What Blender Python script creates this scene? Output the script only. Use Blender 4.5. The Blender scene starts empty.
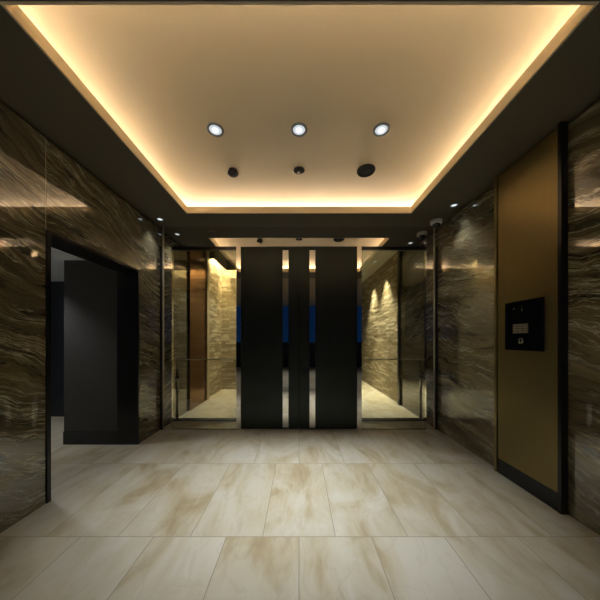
import bpy, bmesh, math, random
from mathutils import Vector, Matrix

random.seed(7)
S = bpy.context.scene
C = S.collection
PI = math.pi

# ------------------------------------------------------------------ camera, world, exposure
CAM_Z = 1.219
cam_d = bpy.data.cameras.new('camera')
cam = bpy.data.objects.new('camera', cam_d)
C.objects.link(cam)
cam.location = (0, 0, CAM_Z)
cam.rotation_euler = (PI / 2, 0, 0)
cam_d.sensor_width = 36.0
cam_d.lens = 36.0 * 245.0 / 600.0
cam_d.shift_x = 1.0 / 600.0
cam_d.shift_y = 40.0 / 600.0
cam_d.clip_start = 0.02
S.camera = cam

S.view_settings.view_transform = 'Standard'
S.view_settings.look = 'None'
S.view_settings.gamma = 1.0
S.view_settings.use_curve_mapping = False
S.view_settings.exposure = 0.6

W = bpy.data.worlds.new('dusk_sky')
S.world = W
W.use_nodes = True
nt = W.node_tree
bg = nt.nodes['Background']
bg.inputs['Strength'].default_value = 1.0
tc = nt.nodes.new('ShaderNodeTexCoord')
sp = nt.nodes.new('ShaderNodeSeparateXYZ')
rmp = nt.nodes.new('ShaderNodeValToRGB')
nt.links.new(tc.outputs['Generated'], sp.inputs[0])
nt.links.new(sp.outputs['Z'], rmp.inputs[0])
rmp.color_ramp.elements[0].position = 0.0
rmp.color_ramp.elements[0].color = (0.0012, 0.008, 0.027, 1)
rmp.color_ramp.elements[1].position = 0.6
rmp.color_ramp.elements[1].color = (0.001, 0.003, 0.014, 1)
nt.links.new(rmp.outputs['Color'], bg.inputs['Color'])

COVE_E = 32.0            # cove strips (radiance)
DOWN_W = 135.0           # recess downlights (W)
SOFF_W = 9.0            # small soffit downlights (W)
VEST_W = 400.0
WARM = (1.0, 0.82, 0.65)
WHITE = (0.90, 0.965, 1.0)

# ------------------------------------------------------------------ measured sizes
XL, XR = -1.884, 1.878      # side walls
D = 3.32                    # glass front
SOF = 2.75                  # soffit height
UP = 2.936                  # recess ceiling height
RX, RY0, RY1 = 1.350, 1.12, 2.953   # recess outline

# ------------------------------------------------------------------ materials
def mat(name):
    m = bpy.data.materials.new(name)
    m.use_nodes = True
    n = m.node_tree
    return m, n, n.nodes['Principled BSDF']

def plain(name, col, rough=0.5, metal=0.0, ior=1.5, bump=0.0, bscale=200.0, var=0.06, emis=None, es=0.0, coat=0.0):
    m, n, b = mat(name)
    b.inputs['Roughness'].default_value = rough
    b.inputs['Metallic'].default_value = metal
    b.inputs['IOR'].default_value = ior
    b.inputs['Coat Weight'].default_value = coat
    t = n.nodes.new('ShaderNodeTexCoord')
    ns = n.nodes.new('ShaderNodeTexNoise')
    ns.inputs['Scale'].default_value = bscale
    ns.inputs['Detail'].default_value = 3
    n.links.new(t.outputs['Object'], ns.inputs['Vector'])
    mx = n.nodes.new('ShaderNodeMix'); mx.data_type = 'RGBA'
    mx.inputs['A'].default_value = tuple(c * (1 - var) for c in col) + (1,)
    mx.inputs['B'].default_value = tuple(min(1, c * (1 + var)) for c in col) + (1,)
    n.links.new(ns.outputs['Fac'], mx.inputs['Factor'])
    n.links.new(mx.outputs['Result'], b.inputs['Base Color'])
    if bump:
        bp = n.nodes.new('ShaderNodeBump')
        bp.inputs['Strength'].default_value = bump
        bp.inputs['Distance'].default_value = 0.002
        n.links.new(ns.outputs['Fac'], bp.inputs['Height'])
        n.links.new(bp.outputs['Normal'], b.inputs['Normal'])
    if emis:
        b.inputs['Emission Color'].default_value = tuple(emis) + (1,)
        b.inputs['Emission Strength'].default_value = es
    return m

def marble(name, seed=0.0, tilt=0.32, tone=1.0):
    """dark brown marble, long wavy bands and many thin veins running along Y; polished"""
    m, n, b = mat(name)
    N, L = n.nodes.new, n.links.new
    t = N('ShaderNodeTexCoord')
    mp = N('ShaderNodeMapping')
    mp.inputs['Rotation'].default_value = (tilt, 0, 0)
    mp.inputs['Location'].default_value = (0, seed, seed * 0.7)
    L(t.outputs['Object'], mp.inputs['Vector'])
    w = N('ShaderNodeTexNoise'); w.inputs['Scale'].default_value = 1.5; w.inputs['Detail'].default_value = 5
    L(mp.outputs[0], w.inputs['Vector'])
    wa = N('ShaderNodeVectorMath'); wa.operation = 'MULTIPLY_ADD'
    wa.inputs[1].default_value = (0.0, 0.35, 0.36)
    L(w.outputs['Color'], wa.inputs[0]); L(mp.outputs[0], wa.inputs[2])
    def stretched(sy, sz, off, scale, detail, rough):
        st = N('ShaderNodeVectorMath'); st.operation = 'MULTIPLY_ADD'
        st.inputs[1].default_value = (0.3, sy, sz); st.inputs[2].default_value = off
        L(wa.outputs[0], st.inputs[0])
        q = N('ShaderNodeTexNoise'); q.inputs['Scale'].default_value = scale
        q.inputs['Detail'].default_value = detail; q.inputs['Roughness'].default_value = rough
        L(st.outputs[0], q.inputs['Vector'])
        return q.outputs['Fac']
    def ridge(fac, width, strength):
        sb = N('ShaderNodeMath'); sb.operation = 'SUBTRACT'; sb.inputs[1].default_value = 0.5; L(fac, sb.inputs[0])
        ab = N('ShaderNodeMath'); ab.operation = 'ABSOLUTE'; L(sb.outputs[0], ab.inputs[0])
        vr = N('ShaderNodeMapRange'); vr.inputs['From Max'].default_value = width
        vr.inputs['To Min'].default_value = strength; vr.inputs['To Max'].default_value = 0.0
        L(ab.outputs[0], vr.inputs['Value'])
        return vr.outputs[0]
    band = stretched(0.38, 4.6, (0, 0, 0), 1.6, 12, 0.66)
    cr = N('ShaderNodeValToRGB')
    e = cr.color_ramp.elements
    e[0].position = 0.32; e[0].color = (0.040, 0.0335, 0.018, 1)
    e[1].position = 0.76; e[1].color = (0.27, 0.228, 0.135, 1)
    k = e.new(0.48); k.color = (0.108, 0.090, 0.050, 1)
    k = e.new(0.60); k.color = (0.165, 0.138, 0.079, 1)
    for q in e: q.color = tuple(c * tone for c in q.color[:3]) + (1,)
    L(band, cr.inputs['Fac'])
    mask = stretched(1.2, 2.4, (3, 1, 2), 1.8, 3, 0.5)
    mr = N('ShaderNodeMapRange'); mr.inputs['From Min'].default_value = 0.34; mr.inputs['From Max'].default_value = 0.54
    L(mask, mr.inputs['Value'])
    cur = cr.outputs['Color']
    for off, sy, sz, sc, wd, stg, col, masked in (
            ((5.2, 3.1, 9.7), 0.34, 4.5, 1.6, 0.013, 0.85, (0.58, 0.50, 0.34, 1), True),
            ((1.7, 8.4, 4.3), 0.5, 7.5, 2.0, 0.016, 0.75, (0.50, 0.42, 0.27, 1), True),
            ((9.1, 2.2, 6.6), 0.5, 6.0, 2.2, 0.030, 0.55, (0.016, 0.013, 0.008, 1), False)):
        f = ridge(stretched(sy, sz, off, sc, 7, 0.6), wd, stg)
        if masked:
            ml = N('ShaderNodeMath'); ml.operation = 'MULTIPLY'; L(f, ml.inputs[0]); L(mr.outputs[0], ml.inputs[1]); f = ml.outputs[0]
        mx = N('ShaderNodeMix'); mx.data_type = 'RGBA'; mx.inputs['B'].default_value = tuple(min(0.6, c * tone) for c in col[:3]) + (1,)
        L(f, mx.inputs['Factor']); L(cur, mx.inputs['A']); cur = mx.outputs['Result']
    L(cur, b.inputs['Base Color'])
    b.inputs['Roughness'].default_value = 0.012
    b.inputs['IOR'].default_value = 2.2
    return m

def floor_mat():
    m, n, b = mat('stone_tile')
    N, L = n.nodes.new, n.links.new
    t = N('ShaderNodeTexCoord')
    mp = N('ShaderNodeMapping')
    mp.inputs['Location'].default_value = (9.0, -2.418 + 0.9 * 21, 0)
    L(t.outputs['Object'], mp.inputs['Vector'])
    bt = N('ShaderNodeTexBrick')
    bt.offset = 0.5; bt.offset_frequency = 2; bt.squash = 1.0
    bt.inputs['Scale'].default_value = 1.0
    bt.inputs['Mortar Size'].default_value = 0.0022
    bt.inputs['Mortar Smooth'].default_value = 0.1
    bt.inputs['Brick Width'].default_value = 0.45
    bt.inputs['Row Height'].default_value = 0.9
    bt.inputs['Color1'].default_value = (0, 0, 0, 1)
    bt.inputs['Color2'].default_value = (1, 1, 1, 1)
    bt.inputs['Mortar'].default_value = (0.5, 0.5, 0.5, 1)
    L(mp.outputs[0], bt.inputs['Vector'])
    # each tile has its own figure: shift the noise by the tile's random value
    sh = N('ShaderNodeVectorMath'); sh.operation = 'MULTIPLY_ADD'
    sh.inputs[1].default_value = (13.0, 29.0, 17.0)
    L(bt.outputs['Color'], sh.inputs[0]); L(t.outputs['Object'], sh.inputs[2])
    rt = N('ShaderNodeMapping'); rt.inputs['Rotation'].default_value = (0, 0, 0.85); rt.inputs['Scale'].default_value = (2.0, 1.1, 1.0)
    L(sh.outputs[0], rt.inputs['Vector'])
    a = N('ShaderNodeTexNoise'); a.inputs['Scale'].default_value = 1.3; a.inputs['Detail'].default_value = 8; a.inputs['Roughness'].default_value = 0.5; a.inputs['Distortion'].default_value = 1.6
    L(rt.outputs[0], a.inputs['Vector'])
    cr = N('ShaderNodeValToRGB'); e = cr.color_ramp.elements
    e[0].position = 0.20; e[0].color = (0.28, 0.205, 0.105, 1)
    e[1].position = 0.68; e[1].color = (0.50, 0.465, 0.385, 1)
    k = e.new(0.35); k.color = (0.37, 0.30, 0.185, 1)
    k = e.new(0.48); k.color = (0.445, 0.39, 0.285, 1)
    fs = N('ShaderNodeMapping'); fs.inputs['Rotation'].default_value = (0, 0, 0.75); fs.inputs['Scale'].default_value = (11.0, 2.4, 1.0)
    L(sh.outputs[0], fs.inputs['Vector'])
    fn = N('ShaderNodeTexNoise'); fn.inputs['Scale'].default_value = 1.4; fn.inputs['Detail'].default_value = 7; fn.inputs['Roughness'].default_value = 0.65; fn.inputs['Distortion'].default_value = 0.8
    L(fs.outputs[0], fn.inputs['Vector'])
    fm = N('ShaderNodeMath'); fm.operation = 'MULTIPLY_ADD'; fm.inputs[1].default_value = 0.30
    L(fn.outputs['Fac'], fm.inputs[0])
    fa = N('ShaderNodeMath'); fa.operation = 'ADD'; fa.inputs[1].default_value = -0.15
    L(a.outputs['Fac'], fa.inputs[0]); L(fa.outputs[0], fm.inputs[2])
    # some tiles are browner than others
    tb = N('ShaderNodeMath'); tb.operation = 'MULTIPLY_ADD'; tb.inputs[1].default_value = 0.10
    L(bt.outputs['Color'], tb.inputs[0]); L(fm.outputs[0], tb.inputs[2])
    tb2 = N('ShaderNodeMath'); tb2.operation = 'ADD'; tb2.inputs[1].default_value = -0.05; L(tb.outputs[0], tb2.inputs[0])
    L(tb2.outputs[0], cr.inputs['Fac'])
    # fine dark veins
    v = N('ShaderNodeTexNoise'); v.inputs['Scale'].default_value = 2.0; v.inputs['Detail'].default_value = 5; v.inputs['Distortion'].default_value = 1.0
    o2 = N('ShaderNodeVectorMath'); o2.operation = 'ADD'; o2.inputs[1].default_value = (4.4, 8.1, 2.2)
    L(rt.outputs[0], o2.inputs[0]); L(o2.outputs[0], v.inputs['Vector'])
    sb = N('ShaderNodeMath'); sb.operation = 'SUBTRACT'; sb.inputs[1].default_value = 0.5; L(v.outputs['Fac'], sb.inputs[0])
    ab = N('ShaderNodeMath'); ab.operation = 'ABSOLUTE'; L(sb.outputs[0], ab.inputs[0])
    vr = N('ShaderNodeMapRange'); vr.inputs['From Max'].default_value = 0.02; vr.inputs['To Min'].default_value = 0.16; vr.inputs['To Max'].default_value = 0.0
    L(ab.outputs[0], vr.inputs['Value'])
    mv = N('ShaderNodeMix'); mv.data_type = 'RGBA'; mv.inputs['B'].default_value = (0.26, 0.21, 0.14, 1)
    L(vr.outputs[0], mv.inputs['Factor']); L(cr.outputs['Color'], mv.inputs['A'])
    mg = N('ShaderNodeMix'); mg.data_type = 'RGBA'; mg.inputs['B'].default_value = (0.24, 0.20, 0.14, 1)
    L(bt.outputs['Fac'], mg.inputs['Factor']); L(mv.outputs['Result'], mg.inputs['A'])
    L(mg.outputs['Result'], b.inputs['Base Color'])
    b.inputs['Roughness'].default_value = 0.38
    bp = N('ShaderNodeBump'); bp.inputs['Strength'].default_value = 0.25; bp.inputs['Distance'].default_value = 0.002
    bp.invert = True
    L(bt.outputs['Fac'], bp.inputs['Height']); L(bp.outputs['Normal'], b.inputs['Normal'])
    return m

def brick_mat():
    m, n, b = mat('split_stone')
    N, L = n.nodes.new, n.links.new
    at = N('ShaderNodeVertexColor'); at.layer_name = 'tone'
    t = N('ShaderNodeTexCoord')
    ns = N('ShaderNodeTexNoise'); ns.inputs['Scale'].default_value = 60; ns.inputs['Detail'].default_value = 4
    L(t.outputs['Object'], ns.inputs['Vector'])
    cr = N('ShaderNodeValToRGB'); e = cr.color_ramp.elements
    e[0].position = 0.0; e[0].color = (0.30, 0.225, 0.115, 1)
    e[1].position = 1.0; e[1].color = (0.66, 0.56, 0.37, 1)
    L(at.outputs['Color'], cr.inputs['Fac'])
    mx = N('ShaderNodeMix'); mx.data_type = 'RGBA'; mx.blend_type = 'MULTIPLY'; mx.inputs['Factor'].default_value = 0.35
    L(cr.outputs['Color'], mx.inputs['A']); L(ns.outputs['Fac'], mx.inputs['B'])
    L(mx.outputs['Result'], b.inputs['Base Color'])
    bp = N('ShaderNodeBump'); bp.inputs['Strength'].default_value = 0.5; bp.inputs['Distance'].default_value = 0.004
    L(ns.outputs['Fac'], bp.inputs['Height']); L(bp.outputs['Normal'], b.inputs['Normal'])
    b.inputs['Roughness'].default_value = 0.75
    return m

def glass_mat(name, tint, refl):
    m = bpy.data.materials.new(name); m.use_nodes = True
    n = m.node_tree; n.nodes.clear()
    N, L = n.nodes.new, n.links.new
    o = N('ShaderNodeOutputMaterial')
    tr = N('ShaderNodeBsdfTransparent'); tr.inputs['Color'].default_value = tint + (1,)
    gl = N('ShaderNodeBsdfGlossy'); gl.inputs['Roughness'].default_value = 0.0
    fr = N('ShaderNodeFresnel'); fr.inputs['IOR'].default_value = 1.5
    ad = N('ShaderNodeMath'); ad.operation = 'ADD'; ad.inputs[1].default_value = refl
    L(fr.outputs[0], ad.inputs[0])
    mx = N('ShaderNodeMixShader')
    L(ad.outputs[0], mx.inputs[0]); L(tr.outputs[0], mx.inputs[1]); L(gl.outputs[0], mx.inputs[2])
    L(mx.outputs[0], o.inputs['Surface'])
    return m

def brushed(name, col, rough, scale=(220, 220, 2), metal=0.9, var=0.25, rvar=0.12):
    """metal with a fine vertical grain"""
    m, n, b = mat(name)
    N, L = n.nodes.new, n.links.new
    t = N('ShaderNodeTexCoord'); mp = N('ShaderNodeMapping'); mp.inputs['Scale'].default_value = scale
    L(t.outputs['Object'], mp.inputs['Vector'])
    ns = N('ShaderNodeTexNoise'); ns.inputs['Scale'].default_value = 1.0; ns.inputs['Detail'].default_value = 4
    L(mp.outputs[0], ns.inputs['Vector'])
    mx = N('ShaderNodeMix'); mx.data_type = 'RGBA'
    mx.inputs['A'].default_value = tuple(c * (1 - var) for c in col) + (1,)
    mx.inputs['B'].default_value = tuple(c * (1 + var) for c in col) + (1,)
    L(ns.outputs['Fac'], mx.inputs['Factor']); L(mx.outputs['Result'], b.inputs['Base Color'])
    r = N('ShaderNodeMapRange'); r.inputs['To Min'].default_value = rough - rvar / 2; r.inputs['To Max'].default_value = rough + rvar / 2
    L(ns.outputs['Fac'], r.inputs['Value']); L(r.outputs[0], b.inputs['Roughness'])
    b.inputs['Metallic'].default_value = metal
    return m

M = {
    'marble_l': marble('dark_marble', 0.0, 0.30, 1.25),
    'marble_r': marble('dark_marble_far', 7.3, -0.16, 1.4),
    'marble_v': marble('black_brown_marble', 3.1, 0.2, 0.32),
    'joint': plain('joint_filler', (0.50, 0.42, 0.27), 0.4),
    'floor': floor_mat(),
    'soffit': plain('dark_soffit', (0.145, 0.124, 0.084), 0.55, var=0.1),
    'canopy': plain('tan_canopy', (0.50, 0.39, 0.25), 0.6),
    'recess': plain('beige_ceiling_paper', (0.66, 0.56, 0.38), 0.5, bump=0.3, bscale=300),
    'lip': plain('beige_lip_paint', (0.84, 0.71, 0.50), 0.6),
    'shadow': plain('shadow_gap_black', (0.006, 0.006, 0.005), 0.6),
    'black': plain('black_satin_metal', (0.007, 0.007, 0.008), 0.28),
    'door': brushed('brushed_black_metal', (0.034, 0.040, 0.036), 0.38, metal=0.8),
    'mirror': plain('mirror_polished_steel', (0.80, 0.78, 0.74), 0.025, 1.0, var=0.01),
    'steel': plain('polished_steel', (0.62, 0.60, 0.55), 0.12, 1.0, var=0.02),
    'glass': glass_mat('clear_glass', (0.86, 0.90, 0.84), 0.10),
    'glass_low': glass_mat('low_glass', (0.985, 0.99, 0.985), -0.02),
    'brick': brick_mat(),
    'bronze': brushed('bronze_sheet', (0.26, 0.205, 0.09), 0.40, scale=(60, 60, 60), metal=0.85, var=0.12),
    'kick': plain('kick_plate_black', (0.010, 0.012, 0.016), 0.22),
    'copper': brushed('copper_sheet', (0.20, 0.10, 0.04), 0.2, metal=1.0),
    'tan': plain('tan_pillar_stone', (0.42, 0.32, 0.18), 0.5),
    'fabric': plain('charcoal_wall_panel', (0.062, 0.055, 0.046), 0.7, bump=0.5, bscale=90, var=0.35),
    'navy': plain('navy_wall_paint', (0.012, 0.014, 0.019), 0.4),
    'greyceil': plain('grey_ceiling_paint', (0.85, 0.85, 0.86), 0.8),
    'vestceil': plain('vestibule_ceiling_paint', (0.42, 0.38, 0.28), 0.8),
    'ring': plain('grey_metal_ring', (0.11, 0.125, 0.13), 0.35),
    'lens': plain('lamp_lens', (0.3, 0.3, 0.3), 0.3, emis=(0.84, 0.93, 1.0), es=0.44),
    'core': plain('lamp_core', (0.3, 0.3, 0.3), 0.3, emis=(0.92, 0.97, 1.0), es=0.70),
    'cove': plain('cove_strip_light', (0.9, 0.8, 0.6), 0.3, emis=WARM, es=COVE_E),
    'wash': plain('wash_strip_light', (0.9, 0.8, 0.6), 0.3, emis=(1.0, 0.78, 0.48), es=320.0),
    'edge': plain('satin_edge_strip', (0.50, 0.45, 0.32), 0.35),
    'plastic_black': plain('black_plastic', (0.012, 0.011, 0.010), 0.7, ior=1.2),
    'plastic_grey': plain('pale_grey_plastic', (0.85, 0.83, 0.78), 0.4),
    'dome': plain('smoked_dome', (0.012, 0.012, 0.012), 0.06),
    'plate': plain('black_glass_plate', (0.006, 0.007, 0.008), 0.10),
    'key': plain('beige_key', (0.30, 0.255, 0.175), 0.4),
    'concrete': plain('dark_paving', (0.10, 0.10, 0.11), 0.7),
    'outer': plain('outer_shell', (0.05, 0.05, 0.05), 0.8),
}

# ------------------------------------------------------------------ mesh helpers
def box(bm, x0, x1, y0, y1, z0, z1, mi=0):
    r = bmesh.ops.create_cube(bm, size=1.0)
    for v in r['verts']:
        v.co = Vector(((x0 + x1) / 2 + v.co.x * (x1 - x0), (y0 + y1) / 2 + v.co.y * (y1 - y0), (z0 + z1) / 2 + v.co.z * (z1 - z0)))
    for f in {f for v in r['verts'] for f in v.link_faces}:
        f.material_index = mi
    return r['verts']

def lathe(bm, prof, n=40, mi=0, mtx=None):
    """prof: (radius, z) from one end to the other; closed where radius is 0"""
    rings = []
    for r, z in prof:
        if r < 1e-6:
            rings.append([bm.verts.new((0, 0, z))])
        else:
            rings.append([bm.verts.new((r * math.cos(2 * PI * i / n), r * math.sin(2 * PI * i / n), z)) for i in range(n)])
    allv = [v for q in rings for v in q]
    for a, b in zip(rings, rings[1:]):
        for i in range(n):
            j = (i + 1) % n
            if len(a) == 1 and len(b) == 1: continue
            if len(a) == 1: f = bm.faces.new((a[0], b[i], b[j]))
            elif len(b) == 1: f = bm.faces.new((a[i], b[0], a[j]))
            else: f = bm.faces.new((a[i], b[i], b[j], a[j]))
            f.material_index = mi; f.smooth = True
    if mtx is not None:
        for v in allv: v.co = mtx @ v.co
    return allv

def obj(name, bm, mats, parent=None, loc=None, bevel=0.0, seg=2):
    bmesh.ops.recalc_face_normals(bm, faces=bm.faces[:])
    me = bpy.data.meshes.new(name); bm.to_mesh(me); bm.free()
    if not isinstance(mats, (list, tuple)): mats = [mats]
    for m in mats: me.materials.append(m)
    o = bpy.data.objects.new(name, me); C.objects.link(o)
    if parent is not None: o.parent = parent
    if loc is not None: o.location = loc
    if bevel:
        b = o.modifiers.new('bevel', 'BEVEL'); b.width = bevel; b.segments = seg; b.limit_method = 'ANGLE'
    return o

def boxobj(name, b, m, parent=None, bevel=0.0):
    bm = bmesh.new(); box(bm, *b); return obj(name, bm, m, parent, bevel=bevel)

def struct(o, label=None):
    o['kind'] = 'structure'
    if label: o['label'] = label
    return o

def tag(o, label, cat, group=None):
    o['label'] = label; o['category'] = cat
    if group: o['group'] = group
    return o

def thing(name, label, cat, loc=(0, 0, 0), group=None):
    o = bpy.data.objects.new(name, None); C.objects.link(o); o.location = loc
    o.empty_display_size = 0.05
    return tag(o, label, cat, group)

def dup(root, loc, label, group=None):
    r = root.copy(); C.objects.link(r); r.location = loc; r['label'] = label
    if group: r['group'] = group
    for ch in list(root.children):
        c = ch.copy(); C.objects.link(c); c.parent = r
        for g in list(ch.children):
            d = g.copy(); C.objects.link(d); d.parent = c
    return r

# ------------------------------------------------------------------ floor
bm = bmesh.new()
box(bm, -4.6, 4.6, -4.4, 8.2, -0.10, 0.0)
struct(obj('floor', bm, M['floor']), 'large pale stone floor tiles with brown veins')

# ------------------------------------------------------------------ ceiling: soffit ring, recess, lip
bm = bmesh.new()
T = 0.05                                    # soffit board
CV = 0.36                                   # cove ledge depth behind the lip
Y_IN = 0.55
LT = 0.012
for b in ((XL - 0.24, -RX - LT, Y_IN, D + 0.05), (RX + LT, XR + 0.24, Y_IN, D + 0.05)):
    box(bm, b[0], b[1], b[2], b[3], SOF, SOF + 0.02)
box(bm, -RX - LT, RX + LT, Y_IN, RY0 - LT, SOF, SOF + 0.02)
box(bm, -RX - LT, RX + LT, RY1 + LT, D + 0.05, SOF, SOF + 0.02)
ceil = struct(obj('ceiling', bm, M['soffit']), 'dark brown dropped ceiling framing a lit recess')

LIP = SOF + 0.077
bm = bmesh.new()
t = LT
e = 0.0
box(bm, -RX - t, -RX, RY0 - t, RY1 + t, SOF + e, LIP)
box(bm, RX, RX + t, RY0 - t, RY1 + t, SOF + e, LIP)
box(bm, -RX, RX, RY0 - t, RY0, SOF + e, LIP)
box(bm, -RX, RX, RY1, RY1 + t, SOF + e, LIP)
# the lip board's inner face covers the soffit edge
o = obj('lip', bm, M['lip'], ceil); o['kind'] = 'structure'

bm = bmesh.new()
X1 = RX + CV; Y0 = RY0 - CV; Y1 = RY1 + CV
box(bm, -X1 - 0.05, X1 + 0.05, Y0 - 0.05, Y1 + 0.05, UP, UP + 0.05)
for b in ((-X1 - 0.02, -X1, Y0, Y1), (X1, X1 + 0.02, Y0, Y1), (-X1, X1, Y0 - 0.02, Y0), (-X1, X1, Y1, Y1 + 0.02)):
    box(bm, b[0], b[1], b[2], b[3], SOF + 0.02, UP)
o = obj('recess', bm, M['recess'], ceil); o['kind'] = 'structure'

# light strips on the cove ledge
def strip(name, b, label, group='warm light strips hidden in the ceiling cove', m='cove'):
    return tag(boxobj(name, b, M[m]), label, 'light strip', group)
z0, z1 = LIP - 0.022, LIP - 0.006
cx = RX + 0.325
strip('light_strip', (-cx - 0.012, -cx + 0.012, RY0 - 0.2, RY1 + 0.2, z0, z1), 'warm light strip behind the left lip of the ceiling recess')
strip('light_strip', (cx - 0.012, cx + 0.012, RY0 - 0.2, RY1 + 0.2, z0, z1), 'warm light strip behind the right lip of the ceiling recess')
strip('light_strip', (-cx + 0.06, cx - 0.06, RY1 + 0.313, RY1 + 0.337, z0, z1), 'warm light strip behind the far lip of the recess, towards the doors')
strip('light_strip', (-cx + 0.06, cx - 0.06, RY0 - 0.337, RY0 - 0.313, z0, z1), 'warm light strip behind the near lip of the recess, over the entrance')

# canopy / outer lobby ceiling behind the viewpoint
bm = bmesh.new()
box(bm, -4.6, 4.6, -4.4, Y_IN - 0.001, SOF, SOF + 0.04)
struct(obj('ceiling_canopy', bm, M['canopy']), 'tan ceiling of the porch outside')

bm = bmesh.new(); box(bm, -4.6, 4.6, -4.6, -4.41, 0, 1.12)
struct(obj('sky_block_wall', bm, M['outer']), 'added low dark wall outside the porch, hiding reflected sky')  # added out of view to cut the blue sky in the mirror strips

# ------------------------------------------------------------------ walls
GAP = 2.722      # marble stops short of the soffit: shadow gap
J = 0.003
# left wall slabs with a doorway; joint filler shows as a pale hairline
OY0, OY1, OZ = 1.854, 2.85, 2.013
bm = bmesh.new()
xa = XL - 0.23
box(bm, xa, XL, -0.60, 0.62 - J, 0, GAP); box(bm, xa, XL, 0.62 + J, OY0 - 0.03 - J, 0, GAP)
box(bm, xa, XL, OY0 - 0.03 + J, OY1 + 0.03, OZ + 0.03, GAP)
box(bm, xa, XL, OY1 + 0.03, D - 0.001, 0, GAP)
box(bm, xa + 0.02, XL - 0.002, 0.62 - J, 0.62 + J, 0, GAP, 1)
box(bm, xa + 0.02, XL - 0.002, OY0 - 0.03 - J, OY0 - 0.03 + J, OZ + 0.03, GAP, 1)
box(bm, xa, XL - 0.03, -0.60, D - 0.001, GAP, SOF, 2)
struct(obj('wall_left', bm, [M['marble_l'], M['joint'], M['shadow']]), 'polished dark brown marble wall with a doorway')

bm = bmesh.new()
xb = XR + 0.23
box(bm, XR, xb, -0.60, 1.45 - J, 0, GAP); box(bm, XR, xb, 1.45 + J, D - 0.001, 0, GAP)
box(bm, XR + 0.002, xb - 0.02, 1.45 - J, 1.45 + J, 0, GAP, 1)
box(bm, XR + 0.03, xb, -0.60, D - 0.001, GAP, SOF, 2)
struct(obj('wall_right', bm, [M['marble_r'], M['joint'], M['shadow']]), 'polished dark brown marble wall with a bronze panel')

# doorway frame on the left
bm = bmesh.new()
box(bm, xa - 0.005, XL + 0.010, OY0 - 0.03, OY0, 0, OZ + 0.03)
box(bm, xa - 0.005, XL + 0.010, OY1, OY1 + 0.03, 0, OZ + 0.03)
box(bm, xa - 0.005, XL + 0.010, OY0, OY1, OZ, OZ + 0.03)
struct(obj('trim_1', bm, M['black'], bevel=0.003), 'black metal frame of the left doorway')

# ------------------------------------------------------------------ side passage beyond the doorway
PZ = 2.15
bm = bmesh.new()
box(bm, -2.745, xa - 0.006, OY1 + 0.012, 3.28, 0, PZ)
struct(obj('wall_passage_facing', bm, M['fabric']), 'charcoal textured wall facing the doorway')
bm = bmesh.new()
box(bm, -2.747, xa - 0.006, OY1 + 0.001, OY1 + 0.012, 0, 0.15)
struct(obj('baseboard_passage', bm, M['kick'], bevel=0.002), 'glossy black skirting under the charcoal wall')
bm = bmesh.new()
box(bm, -4.5, -2.115, 1.45, 1.60, 0, PZ)
box(bm, -4.5, -4.40, 1.60, 3.90, 0, PZ)
struct(obj('wall_passage_left', bm, M['fabric']), 'dark wall of the side passage')
bm = bmesh.new()
box(bm, -4.5, -2.115, 3.90, 4.0, 0, PZ)
struct(obj('wall_passage_end', bm, M['navy']), 'navy end wall of the side passage')
bm = bmesh.new()
box(bm, -4.5, xa - 0.006, 1.45, 4.0, PZ, PZ + 0.05)
struct(obj('ceiling_passage', bm, M['greyceil']), 'pale grey ceiling of the side passage')

# ------------------------------------------------------------------ glass front: mirror header, posts, panes
DZ = 2.487       # door head
YF = D           # mirror plane
JX0, JX1 = 0.790, 0.850
bm = bmesh.new()
box(bm, XL, XR, YF, YF + 0.06, DZ, SOF)
box(bm, -JX1, -JX0, YF, YF + 0.06, 0, DZ)
box(bm, JX0, JX1, YF, YF + 0.06, 0, DZ)
struct(obj('trim_2', bm, M['mirror']), 'mirror polished header and jambs around the double doors')
bm = bmesh.new()
box(bm, XL - 0.23, XR + 0.23, YF + 0.06, YF + 0.12, DZ, 3.15)
box(bm, XL - 0.23, XR + 0.23, YF + 0.05, YF + 0.06, SOF + 0.001, 3.15)
struct(obj('wall_back', bm, M['shadow']), 'dark bulkhead over the glass front')

def sidelight(name, s, lab):
    x0, x1 = (-1.725, -JX1) if s < 0 else (JX1, 1.725)
    bm = bmesh.new(); box(bm, x0 + 0.001, x1 - 0.001, YF + 0.004, YF + 0.014, 0.012, DZ - 0.045)
    w = struct(obj(name, bm, M['glass']), lab)
    bm = bmesh.new()
    box(bm, x0, x1, YF + 0.001, YF + 0.05, DZ - 0.045, DZ - 0.001)          # head rail
    o = obj('head_rail', bm, M['black'], w)
    bm = bmesh.new()
    box(bm, x0, x1, YF + 0.001, YF + 0.022, 0.001, 0.012)                    # sill channel
    o = obj('sill_channel', bm, M['steel'], w)
    bm = bmesh.new()
    xo = s * 1.725; xe = s * 1.832
    box(bm, min(xo, xe), max(xo, xe), YF + 0.002, YF + 0.05, 0.001, DZ - 0.001)
    o = obj('post', bm, M['mirror'], w, bevel=0.002)
    bm = bmesh.new()
    a, b = (XL + 0.040, XL + 0.052) if s < 0 else (XR - 0.052, XR - 0.040)
    box(bm, a, b, YF - 0.010, YF - 0.001, 0.001, SOF - 0.001)
    o = obj('glass_edge_strip', bm, M['edge'], w, bevel=0.001)
    bm = bmesh.new()
    a, b = (XL - 0.02, xe) if s < 0 else (xe, XR + 0.02)
    box(bm, a, b, YF + 0.004, YF + 0.05, 0.001, DZ - 0.001)
    o = obj('corner_filler', bm, M['black'], w)
    return w
sidelight('window_1', -1, 'tall clear glass sidelight left of the black doors')
sidelight('window_2', 1, 'tall clear glass sidelight right of the black doors')

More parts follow.
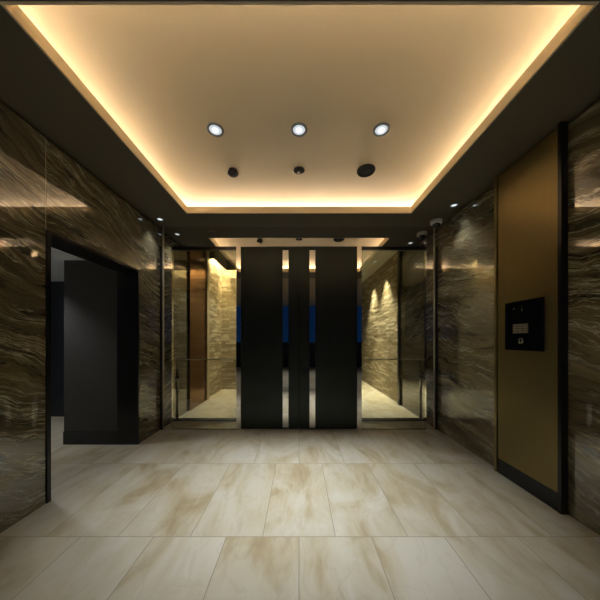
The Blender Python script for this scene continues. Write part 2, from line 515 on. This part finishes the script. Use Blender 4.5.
# double doors
def leaf(name, s, lab):
    x0, x1 = (-JX0 + 0.004, -0.004) if s < 0 else (0.004, JX0 - 0.004)
    bm = bmesh.new(); box(bm, x0, x1, YF + 0.006, YF + 0.055, 0.012, DZ - 0.006)
    d = struct(obj(name, bm, M['door'], bevel=0.002), lab)
    a, b = (-0.222, -0.142) if s < 0 else (0.142, 0.222)
    bm = bmesh.new(); box(bm, a, b, YF + 0.001, YF + 0.0055, 0.030, DZ - 0.050)
    o = obj('mirror_strip', bm, M['mirror'], d, bevel=0.001); o['label'] = 'narrow mirror polished vertical strip'
    bm = bmesh.new(); box(bm, a - 0.006, a - 0.0005, YF - 0.001, YF + 0.0055, 0.014, DZ - 0.012)
    box(bm, b + 0.0005, b + 0.006, YF - 0.001, YF + 0.0055, 0.014, DZ - 0.012)
    obj('strip_edging', bm, M['black'], d)
    if s < 0:
        bm = bmesh.new(); box(bm, -0.03, 0.03, YF + 0.0555, YF + 0.062, 0.012, DZ - 0.006)
        obj('gap_light_stop', bm, M['black'], d)  # added strip behind the leaf gap, blocks vestibule light
    return d
leaf('door_1', -1, 'left leaf of the black metal double door')
leaf('door_2', 1, 'right leaf of the black metal double door')

# ------------------------------------------------------------------ vestibule beyond the glass
VX = 1.90
def bricks(name, u0, u1, v0, v1, place, lab):
    """courses of split stone; place(u, v, w) -> point, w grows out of the wall"""
    bm = bmesh.new()
    lay = bm.loops.layers.color.new('tone')
    def add(a, b, c, d, w, tone):
        P = [place(a, c, 0), place(b, c, 0), place(b, d, 0), place(a, d, 0), place(a, c, w), place(b, c, w), place(b, d, w), place(a, d, w)]
        V = [bm.verts.new(p) for p in P]
        for q in ((4, 5, 6, 7), (0, 1, 5, 4), (1, 2, 6, 5), (2, 3, 7, 6), (3, 0, 4, 7), (3, 2, 1, 0)):
            f = bm.faces.new([V[i] for i in q])
            for l in f.loops: l[lay] = (tone, tone, tone, 1)
    add(u0, u1, v0, v1, 0.004, 0.0)
    v = v0
    while v < v1 - 1e-4:
        h = min(random.choice((0.036, 0.040, 0.040, 0.044)), v1 - v)
        u = u0 - random.random() * 0.2
        while u < u1 - 1e-4:
            l = random.uniform(0.14, 0.42)
            a, b = max(u, u0), min(u + l, u1)
            if b - a > 0.01:
                add(a + 0.0015, b - 0.0015, v + 0.0025, v + h - 0.0025, random.uniform(0.006, 0.015), random.random())
            u += l
        v += h
    return struct(obj(name, bm, M['brick']), lab)

yv = YF + 0.121
bm = bmesh.new()
box(bm, -VX - 0.2, -VX, yv, 4.2, 0, 3.15)
struct(obj('wall_vestibule_left', bm, M['marble_v']), 'dark marble just behind the left glass')
bm = bmesh.new()
box(bm, VX, VX + 0.2, yv, 4.56, 0, 3.15)
struct(obj('wall_vestibule_right', bm, M['marble_v']), 'dark marble just behind the right glass')
bricks('wall_stone_left', 5.06, 6.08, 0, 3.15, lambda u, v, w: Vector((-VX - 0.03 + w, u, v)), 'warm lit split stone wall seen through the left glass')
bricks('wall_stone_end', -VX - 0.03, -0.2, 0, 3.15, lambda u, v, w: Vector((u, 6.08 - w, v)), 'split stone end wall of the vestibule')
bricks('wall_stone_right', 4.66, 7.8, 0, 3.15, lambda u, v, w: Vector((VX - 0.02 - w + 0.04, u, v)), 'split stone wall with light scallops seen through the right glass')
bm = bmesh.new()
box(bm, -0.5, -0.4, 6.09, 7.8, 0, 3.15); box(bm, -0.5, VX + 0.2, 7.801, 7.9, 0, 3.15)
struct(obj('wall_vestibule_end', bm, M['navy']), 'dark end wall of the vestibule')
bm = bmesh.new()
box(bm, -VX - 0.2, VX + 0.2, YF + 0.121, 7.9, 3.151, 3.2)
box(bm, 0.2, VX + 0.10, YF + 0.13, 7.8, 2.93, 3.151)
struct(obj('ceiling_vestibule', bm, M['vestceil']), 'pale ceiling of the vestibule')

o = boxobj('copper_panel', (-VX - 0.1, -VX + 0.03, 4.205, 4.93, 0.0005, 3.149), M['copper'])
tag(o, 'tall copper coloured wall panel behind the left glass sidelight', 'wall panel')
o = boxobj('stone_pillar', (-VX - 0.1, -VX + 0.055, 4.935, 5.055, 0.0005, 3.149), M['tan'], bevel=0.004)
tag(o, 'slim tan pillar between the copper panel and the stone wall', 'pillar')
o = boxobj('edge_post', (VX - 0.03, VX + 0.1, 4.565, 4.655, 0.0005, 2.928), M['black'])
tag(o, 'black post where the right stone wall starts', 'post')
# dark valance with the wash light tucked behind it
bm = bmesh.new()
box(bm, -1.76, -1.735, 5.06, 5.90, 2.90, 3.15); box(bm, -1.76, -0.55, 5.90, 5.925, 2.90, 3.15); box(bm, -1.915, -1.76, 5.06, 5.085, 2.90, 3.15)
struct(obj('trim_3', bm, M['soffit']), 'dark valance over the stone wall')
strip('light_strip', (-1.83, -1.80, 5.10, 5.95, 3.125, 3.15), 'warm light strip behind the valance washing the left stone wall', 'warm strips behind the vestibule valance', 'wash')
strip('light_strip', (-1.70, -0.60, 5.97, 5.995, 3.125, 3.15), 'warm light strip behind the valance washing the end stone wall', 'warm strips behind the vestibule valance', 'wash')

# low glass screen behind each sidelight
def screen(s, lab):
    y = 3.72
    t = thing('glass_screen', lab, 'glass screen', (0, y, 0), 'low glass screens in the vestibule')
    x0, x1 = sorted((s * 0.86, s * 1.885))
    bm = bmesh.new(); box(bm, x0, x1, -0.005, 0.005, 0.03, 0.915); obj('pane', bm, M['glass_low'], t)
    bm = bmesh.new(); box(bm, x0, x1, -0.006, 0.006, 0.915, 0.930); obj('top_rail', bm, M['edge'], t)
    bm = bmesh.new(); box(bm, x0, x1, -0.045, -0.028, 0.0005, 0.022); box(bm, x0, x1, 0.03, 0.05, 0.0005, 0.022)
    box(bm, x0, x1, -0.028, 0.03, 0.0005, 0.008)
    obj('floor_track', bm, M['black'], t)
    for xx in (1.835,):
        bm = bmesh.new(); lathe(bm, [(0, 0.008), (0.016, 0.008), (0.016, 0.925), (0.012, 0.93), (0, 0.93)], 20, 0, Matrix.Translation((s * xx, -0.025, 0)))
        p = obj('post', bm, M['steel'], t)
        bm = bmesh.new(); box(bm, s * xx - 0.035, s * xx + 0.035, -0.045, -0.004, 0.64, 0.69)
        obj('clamp', bm, M['black'], p, bevel=0.004)
    return t
screen(-1, 'low glass screen with steel post behind the left sidelight')
screen(1, 'low glass screen with steel post behind the right sidelight')

# ------------------------------------------------------------------ bronze panel on the right wall
PX = 1.830
py0, py1 = 1.722, 2.252
bpnl = thing('bronze_panel', 'tall bronze brown panel with black edge on the right marble wall', 'wall panel', (XR, 2.0, 0))
def pbox(name, x0, x1, y0, y1, z0, z1, m, bevel=0.0, par=None):
    bm = bmesh.new(); box(bm, x0 - XR, x1 - XR, y0 - 2.0, y1 - 2.0, z0, z1)
    return obj(name, bm, m, par or bpnl, bevel=bevel)
pbox('face_sheet', PX, XR - 0.001, py0 + 0.012, py1, 0.137, 2.718, M['bronze'])
pbox('kick_plate', PX + 0.003, XR - 0.001, py0 + 0.012, py1, 0.001, 0.136, M['kick'])
pbox('end_frame', PX, XR - 0.001, py0 - 0.012, py0 + 0.0115, 0.001, 2.745, M['black'])
pbox('gap_strip', PX + 0.012, XR - 0.001, py1 + 0.0005, py1 + 0.012, 0.001, 2.72, M['shadow'])
o = pbox('edge_bar', PX - 0.004, XR - 0.001, py1 + 0.0125, py1 + 0.042, 0.001, 2.73, M['bronze'], 0.002)

# intercom
ic = thing('intercom', 'black square intercom panel with keypad on the bronze panel', 'intercom', (PX, 1.989, 1.133))
def ibox(name, x0, x1, y0, y1, z0, z1, m, bevel=0.0, par=None):
    bm = bmesh.new(); box(bm, -x1, -x0, y0 - 2.0065, y1 - 2.0065, z0 - 1.133, z1 - 1.133)
    return obj(name, bm, m, par or ic, bevel=bevel)
ibox('back_box', 0.0003, 0.006, 1.850, 2.163, 1.145, 1.528, M['black'])
ibox('face_plate', 0.006, 0.016, 1.837, 2.176, 1.133, 1.540, M['plate'], 0.002)
kp = ibox('keypad', 0.016, 0.0175, 1.952, 2.097, 1.272, 1.355, M['black'])
for r in range(4):
    for c in range(3):
        ky = 1.9575 + c * 0.0455; kz = 1.2765 + r * 0.0193
        ibox('key', 0.0175, 0.0205, ky, ky + 0.041, kz, kz + 0.0140, M['key'], 0.0012, kp)
RY = Matrix.Rotation(-PI / 2, 4, 'Y')
def disc(name, y, z, prof, m, par=ic):
    bm = bmesh.new(); lathe(bm, prof, 28, 0, Matrix.Translation((-0.016, y - 2.0065, z - 1.133)) @ RY)
    return obj(name, bm, m, par)
disc('camera_lens', 2.023, 1.475, [(0, 0), (0.026, 0), (0.026, 0.003), (0.019, 0.004), (0.014, 0.002), (0, 0.005)], M['dome'])
disc('status_lamp', 2.085, 1.482, [(0, 0), (0.006, 0), (0.006, 0.002), (0, 0.003)], M['ring'])
lk = disc('key_lock', 2.021, 1.214, [(0, 0), (0.024, 0), (0.024, 0.004), (0.020, 0.006), (0, 0.006)], M['steel'])
bm = bmesh.new(); box(bm, -0.0232, -0.022, 2.021 - 2.0065 - 0.003, 2.021 - 2.0065 + 0.003, 0.081 - 0.011, 0.081 + 0.011)
obj('key_slot', bm, M['black'], lk)

# ------------------------------------------------------------------ lamps
def spot_data(name, watts, col, size, blend, rad):
    l = bpy.data.lights.new(name, 'SPOT'); l.energy = watts; l.color = col; l.spot_size = math.radians(size); l.spot_blend = blend; l.shadow_soft_size = rad
    return l
def downlight(label, loc, r, watts, col, size, group, blend=0.6, lens='lens', core='core'):
    """recessed downlight: ring, lens disc, bright core and its own beam; hangs from z = loc.z"""
    t = thing('downlight', label, 'downlight', loc, group)
    bm = bmesh.new()
    lathe(bm, [(r * 0.70, -0.0015), (r * 0.70, -0.004), (r * 0.80, -0.009), (r * 0.97, -0.007), (r, -0.0005), (r * 0.70, -0.0005), (r * 0.70, -0.0015)], 40)
    obj('trim_ring', bm, M['ring'], t)
    bm = bmesh.new(); lathe(bm, [(0, -0.0008), (r * 0.695, -0.0008), (r * 0.695, -0.0024), (r * 0.45, -0.0035), (0, -0.0040)], 36)
    lo = obj('lens', bm, M[lens], t)
    bm = bmesh.new(); lathe(bm, [(0, -0.0041), (r * 0.40, -0.0041), (r * 0.36, -0.007), (0, -0.009)], 28)
    obj('lamp_core', bm, M[core], lo)
    sp = bpy.data.objects.new('beam', spot_data('beam', watts, col, size, blend, r * 0.5)); C.objects.link(sp)
    sp.parent = t; sp.location = (0, 0, -0.015)
    return t

G = 'downlights in the lit ceiling recess'
d0 = downlight('round white downlight, left of the three in the ceiling recess', (-0.683, 2.0, UP), 0.069, DOWN_W, WHITE, 52, G, 1.0)
dup(d0, (0.0, 2.0, UP), 'round white downlight, middle of the three in the ceiling recess')
dup(d0, (0.672, 2.0, UP), 'round white downlight, right of the three in the ceiling recess')
G = 'small downlights in the dark soffit'
s0 = downlight('small downlight in the dark soffit by the left marble wall', (-1.759, 3.10, SOF), 0.045, SOFF_W, WHITE, 84, G, 1.0)
dup(s0, (1.758, 2.778, SOF), 'small downlight in the dark soffit by the right marble wall')
# vestibule
G = 'downlights along the vestibule stone wall'
v0 = downlight('small downlight over the right stone wall, nearer of two', (1.66, 5.35, 2.93), 0.045, VEST_W, (1, 0.88, 0.68), 66, G, 0.9)
dup(v0, (1.66, 6.25, 2.93), 'small downlight over the right stone wall, farther of two')
G = None
w0 = downlight('added unseen downlight in the vestibule ceiling behind the right door leaf', (0.9, 4.7, 2.93), 0.06, 150, (1, 0.93, 0.82), 105, 'added vestibule fill lights')  # unseen pair added to light the vestibule floor and stone
dup(w0, (-0.95, 5.35, 3.151), 'added unseen downlight in the vestibule ceiling behind the left door leaf')
# passage
downlight('added unseen downlight in the grey ceiling of the side passage', (-3.3, 2.6, PZ), 0.06, 40, (0.92, 0.96, 1.0), 120, None)  # hidden lamp added to light the passage
wl = thing('passage_fill_light', 'added cool white fill light, unseen, on the left wall of the side passage', 'wall light', (-4.399, 2.4, 1.62))  # unseen lamp added to brighten the passage ceiling
bm = bmesh.new(); box(bm, 0, 0.02, -0.4, 0.4, -0.03, 0.03); obj('base', bm, M['ring'], wl, bevel=0.003)
bm = bmesh.new(); box(bm, 0.0205, 0.055, -0.38, 0.38, -0.025, 0.025)
obj('diffuser', bm, plain('cool_fill_diffuser', (0.8, 0.8, 0.8), 0.4, emis=(0.88, 0.94, 1.0), es=9.0), wl, bevel=0.004)
# canopy outside
c0 = downlight('added unseen downlight in the tan porch ceiling outside, on the left', (-0.9, -1.0, SOF), 0.06, 55, WHITE, 100, 'added porch fill lights')  # unseen pair added so floor bounce lights the canopy
dup(c0, (0.9, -1.0, SOF), 'added unseen downlight in the tan porch ceiling outside, on the right')

# ------------------------------------------------------------------ ceiling fittings
sn = thing('motion_sensor', 'black stubby motion sensor on the recess ceiling, left of the sprinkler', 'sensor', (-0.667, 2.475, UP))
bm = bmesh.new(); lathe(bm, [(0, -0.0005), (0.040, -0.0005), (0.042, -0.010), (0.036, -0.016), (0, -0.016)], 32)
obj('base', bm, M['plastic_black'], sn)
bm = bmesh.new(); lathe(bm, [(0, -0.0165), (0.022, -0.0165), (0.030, -0.020), (0.046, -0.022), (0.052, -0.030), (0.052, -0.040), (0.042, -0.049), (0.020, -0.055), (0, -0.056)], 32)
hd = obj('head', bm, M['plastic_black'], sn)
bm = bmesh.new(); lathe(bm, [(0, 0), (0.016, 0), (0.014, 0.016), (0, 0.018)], 20, 0, Matrix.Translation((0.012, -0.036, -0.048)) @ Matrix.Rotation(math.radians(115), 4, 'X'))
obj('eye', bm, M['dome'], hd)

spk = thing('sprinkler', 'dark ringed sprinkler head in the middle of the recess ceiling', 'sprinkler', (0, 2.475, UP))
bm = bmesh.new(); lathe(bm, [(0.028, -0.0005), (0.054, -0.0005), (0.056, -0.005), (0.050, -0.010), (0.034, -0.009), (0.028, -0.003), (0.028, -0.0005)], 40)
obj('cover_ring', bm, M['plastic_black'], spk)
bm = bmesh.new(); lathe(bm, [(0, -0.001), (0.027, -0.001), (0.027, -0.0025), (0, -0.0025)], 28)
obj('cup', bm, M['plastic_black'], spk)
bm = bmesh.new(); lathe(bm, [(0, -0.003), (0.009, -0.003), (0.009, -0.016), (0.005, -0.020), (0.017, -0.022), (0.017, -0.025), (0, -0.027)], 24)
obj('nozzle', bm, plain('dull_nickel', (0.16, 0.15, 0.13), 0.45, 0.6), spk)

so = thing('ceiling_speaker', 'round black speaker on the recess ceiling, right of the sprinkler', 'speaker', (0.677, 2.475, UP))
bm = bmesh.new(); lathe(bm, [(0.070, -0.0005), (0.090, -0.0005), (0.092, -0.008), (0.086, -0.018), (0.074, -0.018), (0.070, -0.010), (0.070, -0.0005)], 48)
obj('rim', bm, M['plastic_black'], so)
bm = bmesh.new(); lathe(bm, [(0, -0.002), (0.0695, -0.002), (0.0695, -0.011), (0.04, -0.015), (0, -0.016)], 40)
obj('grille', bm, plain('black_mesh_grille', (0.022, 0.024, 0.026), 0.8, ior=1.2, bump=0.8, bscale=500), so)

dc = thing('dome_camera', 'pale grey dome camera with black lens under the soffit, right corner', 'camera', (1.757, 3.14, SOF))
bm = bmesh.new(); lathe(bm, [(0, -0.0005), (0.066, -0.0005), (0.069, -0.008), (0.069, -0.032), (0.062, -0.044), (0.048, -0.046), (0, -0.046)], 40)
obj('housing', bm, M['plastic_grey'], dc)
bm = bmesh.new(); lathe(bm, [(0, -0.0465), (0.047, -0.0465), (0.044, -0.062), (0.034, -0.077), (0.018, -0.086), (0, -0.088)], 36)
obj('dome', bm, M['dome'], dc)

sc = thing('soffit_studs', 'tiny pair of metal studs on the dark soffit, left of the recess corner', 'fitting', (-1.236, 3.198, SOF))  # pair of dots for a small ceiling sensor
for dx in (-0.03, 0.03):
    bm = bmesh.new(); lathe(bm, [(0, -0.0005), (0.016, -0.0005), (0.016, -0.006), (0.012, -0.010), (0, -0.010)], 20, 0, Matrix.Translation((dx, 0, 0)))
    obj('stud', bm, M['steel'], sc)
